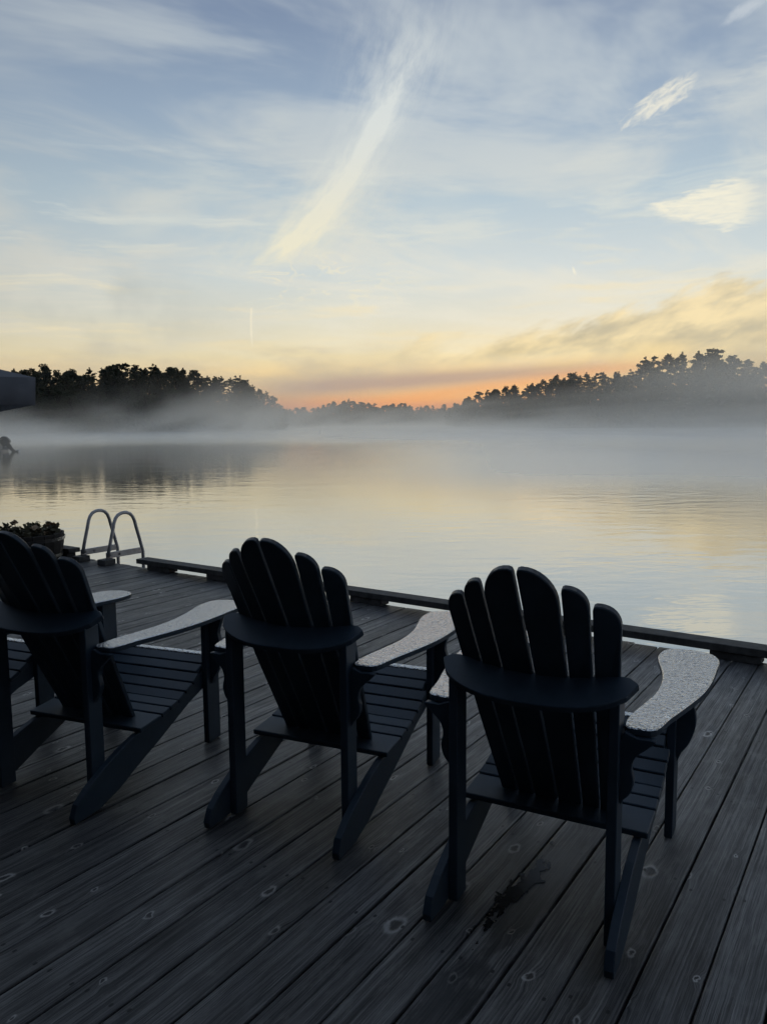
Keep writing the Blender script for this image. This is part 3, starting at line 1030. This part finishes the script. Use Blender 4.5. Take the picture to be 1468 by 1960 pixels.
def build_chair():
    root = empty('adirondack_chair')
    P = M_PAINT
    # back slats: six, fanned, tall in the middle, round outer shoulder
    edges_b = [0.0025, 0.066, 0.071, 0.116, 0.121, 0.168]
    edges_t = [0.004, 0.092, 0.099, 0.158, 0.165, 0.228]
    tops = [0.962, 0.918, 0.872]
    nrm = Vector((0, 0.875, 0.483))
    for k in range(3):
        for sg in (-1, 1):
            b0, b1, t0, t1, tz = edges_b[2 * k], edges_b[2 * k + 1], edges_t[2 * k], edges_t[2 * k + 1], tops[k]
            xa = lambda z: b0 + (t0 - b0) * (z - 0.215) / 0.68
            xb = lambda z: b1 + (t1 - b1) * (z - 0.215) / 0.68
            out = [(xa(0.20), 0.20), (xb(0.20), 0.20), (xb(0.5), 0.5)]
            w = xb(tz) - xa(tz)
            ry = w * (1.0 if k == 0 else 0.95)
            out.append((xb(tz - ry), tz - ry))
            for q in range(1, 9):
                th = q / 9 * math.pi / 2
                cx = xa(tz) + w * 0.14
                zc = tz - ry
                zq = zc + ry * math.sin(th)
                out.append((cx + (xb(zq) - cx) * math.cos(th), zq))
            out += [(xa(tz) + w * 0.12, tz), (xa(tz) + w * 0.03, tz - 0.003), (xa(tz - 0.012), tz - 0.012), (xa(0.5), 0.5)]
            xm = (b0 + b1 + t0 + t1) / 4
            def f0(x, z, s=sg, xm=xm):
                yy = back_y(xm, z) + (x - xm) * 0.046 * 2 * xm / 0.19 ** 2 * max(0, z - 0.231) / 0.65
                return Vector((x * s, yy, z)) - nrm * 0.009
            def f1(x, z, s=sg, f0=f0):
                return f0(x, z) + nrm * 0.018
            o = link('back_slat', from_bm('back_slat', prism_bm(out, f0, f1, 0.0025)), P, root)
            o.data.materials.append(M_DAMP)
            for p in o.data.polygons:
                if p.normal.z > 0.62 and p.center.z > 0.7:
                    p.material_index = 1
    # crescent brace behind the slats, square to them
    e = Vector((0, -0.875, -0.483))
    org = Vector((0, -0.585, 0.672))
    out = []
    for q in range(0, 25):
        x = -0.256 + 0.512 * q / 24
        u = abs(x) / 0.256
        out.append((x, 0.012 + 0.112 * max(0.0, 1 - u ** 2.6) ** 0.6))
    for q in range(24, -1, -1):
        x = -0.256 + 0.512 * q / 24
        u = abs(x) / 0.256
        out.append((x * 0.99, 0.018 - 0.030 * min(1.0, u * 1.15) ** 2 + 0.018 * max(0.0, u - 0.9) / 0.1))
    link('back_brace', from_bm('back_brace', prism_bm(out, lambda x, d: org + Vector((x, 0, 0)) + e * d,
                                                   lambda x, d: org + Vector((x, 0, 0)) + e * d - Vector((0, -0.483, 0.875)) * 0.02, 0.002)), P, root)
    arm = [(0.226, -0.597), (0.262, -0.606), (0.300, -0.590), (0.318, -0.50), (0.340, -0.41), (0.368, -0.28), (0.380, -0.16), (0.381, -0.03), (0.379, 0.065), (0.352, 0.127), (0.285, 0.150),
           (0.218, 0.125), (0.203, 0.06), (0.212, -0.01), (0.240, -0.12), (0.254, -0.22), (0.254, -0.32), (0.240, -0.42), (0.226, -0.51)]
    arm = smooth_loop(arm, 3)
    strp = [(0.030, 0.325), (-0.06, 0.288), (-0.12, 0.256), (-0.2, 0.222), (-0.33, 0.196), (-0.44, 0.188), (-0.518, 0.168), (-0.61, 0.134), (-0.69, 0.096), (-0.738, 0.062), (-0.757, 0.022), (-0.752, 0.002),
            (-0.64, 0.002), (-0.54, 0.028), (-0.45, 0.066), (-0.29, 0.128), (-0.118, 0.200), (0.030, 0.245)]
    fb = smooth_loop([(0.2715, 0.54), (0.305, 0.541), (0.332, 0.54), (0.322, 0.50), (0.311, 0.46), (0.322, 0.415), (0.325, 0.365), (0.310, 0.312), (0.287, 0.275), (0.2715, 0.262)], 3)
    rb = smooth_loop([(0.222, 0.54), (0.26, 0.541), (0.302, 0.54), (0.284, 0.518), (0.257, 0.492), (0.248, 0.462), (0.254, 0.43), (0.247, 0.40), (0.232, 0.381), (0.222, 0.378)], 3)
    for sg in (-1, 1):
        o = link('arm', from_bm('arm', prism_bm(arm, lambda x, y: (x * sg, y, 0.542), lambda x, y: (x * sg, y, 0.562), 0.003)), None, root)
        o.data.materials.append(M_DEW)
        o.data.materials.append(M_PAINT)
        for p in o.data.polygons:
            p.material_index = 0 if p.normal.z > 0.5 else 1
        link('stringer', from_bm('stringer', prism_bm(strp, lambda y, z: (0.222 * sg, y, z), lambda y, z: (0.246 * sg, y, z), 0.002)), P, root)
        xa, xb = sorted((0.2465 * sg, 0.271 * sg))
        link('front_leg', from_bm('front_leg', box_bm(xa, xb, -0.03, 0.055, 0.001, 0.5415, 0.002)), P, root)
        xa, xb = sorted((0.196 * sg, 0.2215 * sg))
        link('rear_post', from_bm('rear_post', box_bm(xa, xb, -0.640, -0.575, 0.001, 0.628, 0.002)), P, root)
        link('arm_bracket', from_bm('arm_bracket', prism_bm(fb, lambda x, z: (x * sg, -0.006, z), lambda x, z: (x * sg, 0.018, z), 0.002)), P, root)
        link('arm_bracket', from_bm('arm_bracket', prism_bm(rb, lambda x, z: (x * sg, -0.618, z), lambda x, z: (x * sg, -0.596, z), 0.002)), P, root)
    # seat slats follow the dip of the stringers
    prof = [(0.062, 0.338), (0.03, 0.330), (-0.06, 0.293), (-0.12, 0.261), (-0.2, 0.227), (-0.33, 0.201), (-0.44, 0.193)]
    def seat_at(d):
        for (y0, z0), (y1, z1) in zip(prof, prof[1:]):
            L = math.hypot(y1 - y0, z1 - z0)
            if d <= L or (y1, z1) == prof[-1]:
                f = d / L
                return Vector((0, y0 + (y1 - y0) * f, z0 + (z1 - z0) * f)), Vector((0, (y1 - y0) / L, (z1 - z0) / L))
            d -= L
    pos = 0.0
    for k in range(9):
        wd = (0.022, 0.047, 0.047, 0.047, 0.047, 0.047, 0.047, 0.047, 0.122)[k]
        c, tdir = seat_at(pos + wd / 2)
        n = Vector((0, -tdir.z, tdir.y))
        if n.z < 0:
            n = -n
        half = 0.2435 if c.y > -0.05 else 0.262
        bm = box_bm(-half, half, -wd / 2, wd / 2, 0.0, 0.018, 0.0025)
        M = Matrix((Vector((1, 0, 0)), -tdir, n)).transposed()
        bmesh.ops.transform(bm, matrix=Matrix.Translation(c + n * 0.001) @ M.to_4x4(), verts=bm.verts)
        o = link('seat_slat', from_bm('seat_slat', bm), P, root)
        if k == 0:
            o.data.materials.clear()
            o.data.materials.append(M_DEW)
        pos += wd + 0.006
    return root


def copy_tree(o, parent=None):
    c = o.copy()
    COL.objects.link(c)
    c.parent = parent
    for ch in [q for q in bpy.data.objects if q.parent == o]:
        copy_tree(ch, c)
    return c


chair = build_chair()
spots = [((0.6650, 2.4885), 28.14, 'navy adirondack chair with dewy arms on the right, nearest the camera'),
         ((-0.0574, 3.0145), 24.13, 'navy adirondack chair with dewy arms in the middle, left of the nearest chair'),
         ((-0.9620, 3.2415), 21.9, 'navy adirondack chair on the left, its slatted back cut by the picture edge'),
         ((-1.72, 3.42), 24.0, 'navy adirondack chair at far left, only seat and front leg showing behind its neighbour')]
chairs = [chair] + [copy_tree(chair) for _ in range(3)]
for o, ((x, y), a, lab) in zip(chairs, spots):
    o.location = (x, y, 0.001)
    o.rotation_euler = (0, 0, R(-a))
    tag(o, lab, 'chair', 'adirondack chairs on the dock')


# ------------------------------------------------------------------ boat canopy and moored boat on the left
def build_canopy():
    root = empty('boat_lift_canopy', (-9.72, 17.33, WATER), R(30.1))
    # local x to the right along the near end, y away from the viewer; near right corner at (X, Y0)
    X, Y0, Y1 = 2.05, 0.0, 9.4
    zb, zt, zr = 2.237, 2.855, 3.48
    bm = bmesh.new()
    a = [bm.verts.new(p) for p in ((-X, Y0, zt), (X, Y0, zt), (X, Y1, zt), (-X, Y1, zt))]
    r0, r1 = bm.verts.new((0, Y0 + 1.6, zr)), bm.verts.new((0, Y1 - 1.6, zr))
    for f in ((a[0], a[1], r0), (a[1], a[2], r1, r0), (a[2], a[3], r1), (a[3], a[0], r0, r1)):
        bm.faces.new(f)
    bmesh.ops.subdivide_edges(bm, edges=list(bm.edges), cuts=3, use_grid_fill=True)
    for v in bm.verts:
        v.co.z -= 0.05 * math.sin(v.co.x * 2.1) ** 2 * (v.co.z - zt)
    o = link('canopy_top', from_bm('canopy_top', bm), M_CANVAS, root)
    md = o.modifiers.new('thick', 'SOLIDIFY')
    md.thickness = 0.02
    for nm, q0, q1, n in (('valance', (-X, Y0), (X, Y0), 24), ('valance', (X, Y0), (X, Y1), 24), ('valance', (X, Y1), (-X, Y1), 24), ('valance', (-X, Y1), (-X, Y0), 24)):
        bm = bmesh.new()
        rows = []
        for k in range(n + 1):
            u = k / n
            x, y = q0[0] + (q1[0] - q0[0]) * u, q0[1] + (q1[1] - q0[1]) * u
            wv = 0.012 * math.sin(u * 21) * min(1, 4 * u, 4 * (1 - u))
            dx, dy = (q1[1] - q0[1]), -(q1[0] - q0[0])
            L = math.hypot(dx, dy)
            inn = 0.035
            cx, cy = -math.copysign(inn, x), (inn if y < 4 else -inn)
            rows.append([bm.verts.new((x, y, zt + 0.005)), bm.verts.new((x + dx / L * wv + cx * 0.5, y + dy / L * wv + cy * 0.5, (zt + zb) / 2)), bm.verts.new((x + dx / L * wv * 1.6 + cx, y + dy / L * wv * 1.6 + cy, zb))])
        for k in range(n):
            for j in range(2):
                bm.faces.new((rows[k][j], rows[k + 1][j], rows[k + 1][j + 1], rows[k][j + 1]))
        o = link(nm, from_bm(nm, bm, True), M_CANVAS, root)
        md = o.modifiers.new('thick', 'SOLIDIFY')
        md.thickness = 0.015
    for (x, y) in ((-X + 1.35, Y0 + 1.2), (X - 1.35, Y0 + 1.2), (X - 1.35, Y1 - 1.2), (-X + 1.35, Y1 - 1.2)):
        link('post', from_bm('post', box_bm(x - 0.05, x + 0.05, y - 0.05, y + 0.05, -1.5, zt - 0.02)), M_ALU, root)
    for y in (Y0 + 1.2, Y1 - 1.2):
        link('crossbeam', from_bm('crossbeam', box_bm(-X + 0.1, X - 0.1, y - 0.03, y + 0.03, zt - 0.1, zt - 0.03)), M_ALU, root)
    tag(root, 'slate blue canvas boat lift canopy at the left edge above the water', 'canopy')


build_canopy()


def build_boat():
    # stern to the right, bow out of the picture to the left
    root = empty('motor_boat', (-26.0, 54.5, WATER), R(8))
    L, W, Hh = 5.2, 1.0, 0.55
    bm = bmesh.new()
    rings = []
    for k in range(13):
        u = k / 12
        x = -L * u
        w = W * (1 - max(0, u - 0.45) ** 2 / 0.30) if u > 0.45 else W
        w = max(0.02, w)
        sh = Hh + 0.25 * u * u
        keel = -0.22 + 0.35 * max(0, u - 0.6) ** 2 / 0.16
        rings.append([bm.verts.new(p) for p in ((x, -w, sh), (x, -w * 0.88, 0.05), (x, 0, keel), (x, w * 0.88, 0.05), (x, w, sh), (x, w * 0.9, sh), (x, w * 0.8, 0.15), (x, -w * 0.8, 0.15), (x, -w * 0.9, sh))])
    for k in range(12):
        for j in range(9):
            bm.faces.new((rings[k][j], rings[k + 1][j], rings[k + 1][(j + 1) % 9], rings[k][(j + 1) % 9]))
    bm.faces.new(rings[0])
    bm.faces.new(rings[-1][::-1])
    link('hull', from_bm('hull', bm), M_HULL, root)
    link('seat', from_bm('seat', box_bm(-1.0, -0.35, -0.75, 0.75, 0.16, 0.85, 0.06, seg=3)), M_TAN, root)
    mt = empty('outboard_motor', (0.22, 0, 0.5))
    mt.parent = root
    mt.rotation_euler = (0, R(-38), 0)
    cw = smooth_loop([(-0.28, 0.05), (-0.26, 0.42), (-0.12, 0.60), (0.12, 0.62), (0.30, 0.46), (0.33, 0.16), (0.22, 0.02), (-0.1, 0.0)], 3)
    link('cowling', from_bm('cowling', prism_bm(cw, lambda x, z: (x, -0.19, z), lambda x, z: (x, 0.19, z), 0.05)), M_COWL, mt)
    leg = smooth_loop([(-0.12, 0.04), (0.16, 0.04), (0.12, -0.4), (0.14, -0.72), (0.02, -0.95), (-0.08, -0.72), (-0.10, -0.4)], 3)
    link('lower_unit', from_bm('lower_unit', prism_bm(leg, lambda x, z: (x, -0.06, z), lambda x, z: (x, 0.06, z), 0.015)), M_COWL, mt)
    link('gear_housing', from_bm('gear_housing', tube_bm([(-0.25, 0, -0.72), (-0.12, 0, -0.72), (0.15, 0, -0.72), (0.28, 0, -0.72)], [0.02, 0.07, 0.075, 0.05], 10), True), M_COWL, mt)
    for k in range(3):
        bm = prism_bm(smooth_loop([(0.02, -0.02), (0.10, -0.06), (0.19, 0.0), (0.12, 0.08), (0.03, 0.03)], 3), lambda u, v: (0.30 + 0.25 * v, u, v), lambda u, v: (0.31 + 0.25 * v, u, v))
        bmesh.ops.rotate(bm, cent=(0.3, 0, 0), matrix=Matrix.Rotation(k * 2.094, 3, 'X'), verts=bm.verts)
        link('propeller_blade', from_bm('propeller_blade', bm), M_ALU, mt, (0, 0, -0.72))
    tag(root, 'grey motor boat with a dark tilted outboard motor in the mist', 'boat')


build_boat()


# ------------------------------------------------------------------ shallow puddle behind the right-hand chair
def build_puddle():
    rng = random.Random(8)
    m, t, bs = new_mat('standing_water')
    bs.inputs['Base Color'].default_value = (0.007, 0.008, 0.009, 1)
    bs.inputs['Roughness'].default_value = 0.22
    bs.inputs['Specular IOR Level'].default_value = 0.15
    co = S(t, t.nodes.new('ShaderNodeTexCoord').outputs['Object'])
    bump(t, noise(t, co, 90.0, 3.0, 0.6), 0.25, 0.002, bs)
    bm = bmesh.new()
    cell, nx, ny = 0.0035, 34, 170
    grid = {}
    def wet(i, j):
        x, y = (i - nx / 2) * cell, (j - ny / 2) * cell
        cx = 0.012 * math.sin(y * 16)
        w = 0.030 * max(0.0, 1 - (abs(y) / 0.27) ** 3) * (0.85 + 0.25 * math.sin(y * 13 + 1.0))
        n = mnoise.fractal(Vector((x * 55, y * 24, 1.3)), 0.7, 2.1, 5)
        return w - abs(x - cx) + n * 0.026 - 0.006 > 0.0
    def vert(i, j):
        if (i, j) not in grid:
            grid[(i, j)] = bm.verts.new(((i - nx / 2) * cell, (j - ny / 2) * cell, 0.0026))
        return grid[(i, j)]
    for i in range(nx):
        for j in range(ny):
            if wet(i, j):
                bm.faces.new((vert(i, j), vert(i + 1, j), vert(i + 1, j + 1), vert(i, j + 1)))
    bmesh.ops.smooth_vert(bm, verts=list(bm.verts), factor=0.5, use_axis_x=True, use_axis_y=True)
    o = link('puddle', from_bm('puddle', bm, False), m)
    o.location = dk(1.93, -0.84)
    o.rotation_euler = (0, 0, -AZ)
    tag(o, 'small dark puddle on the boards behind the right-hand chair', 'puddle')


build_puddle()
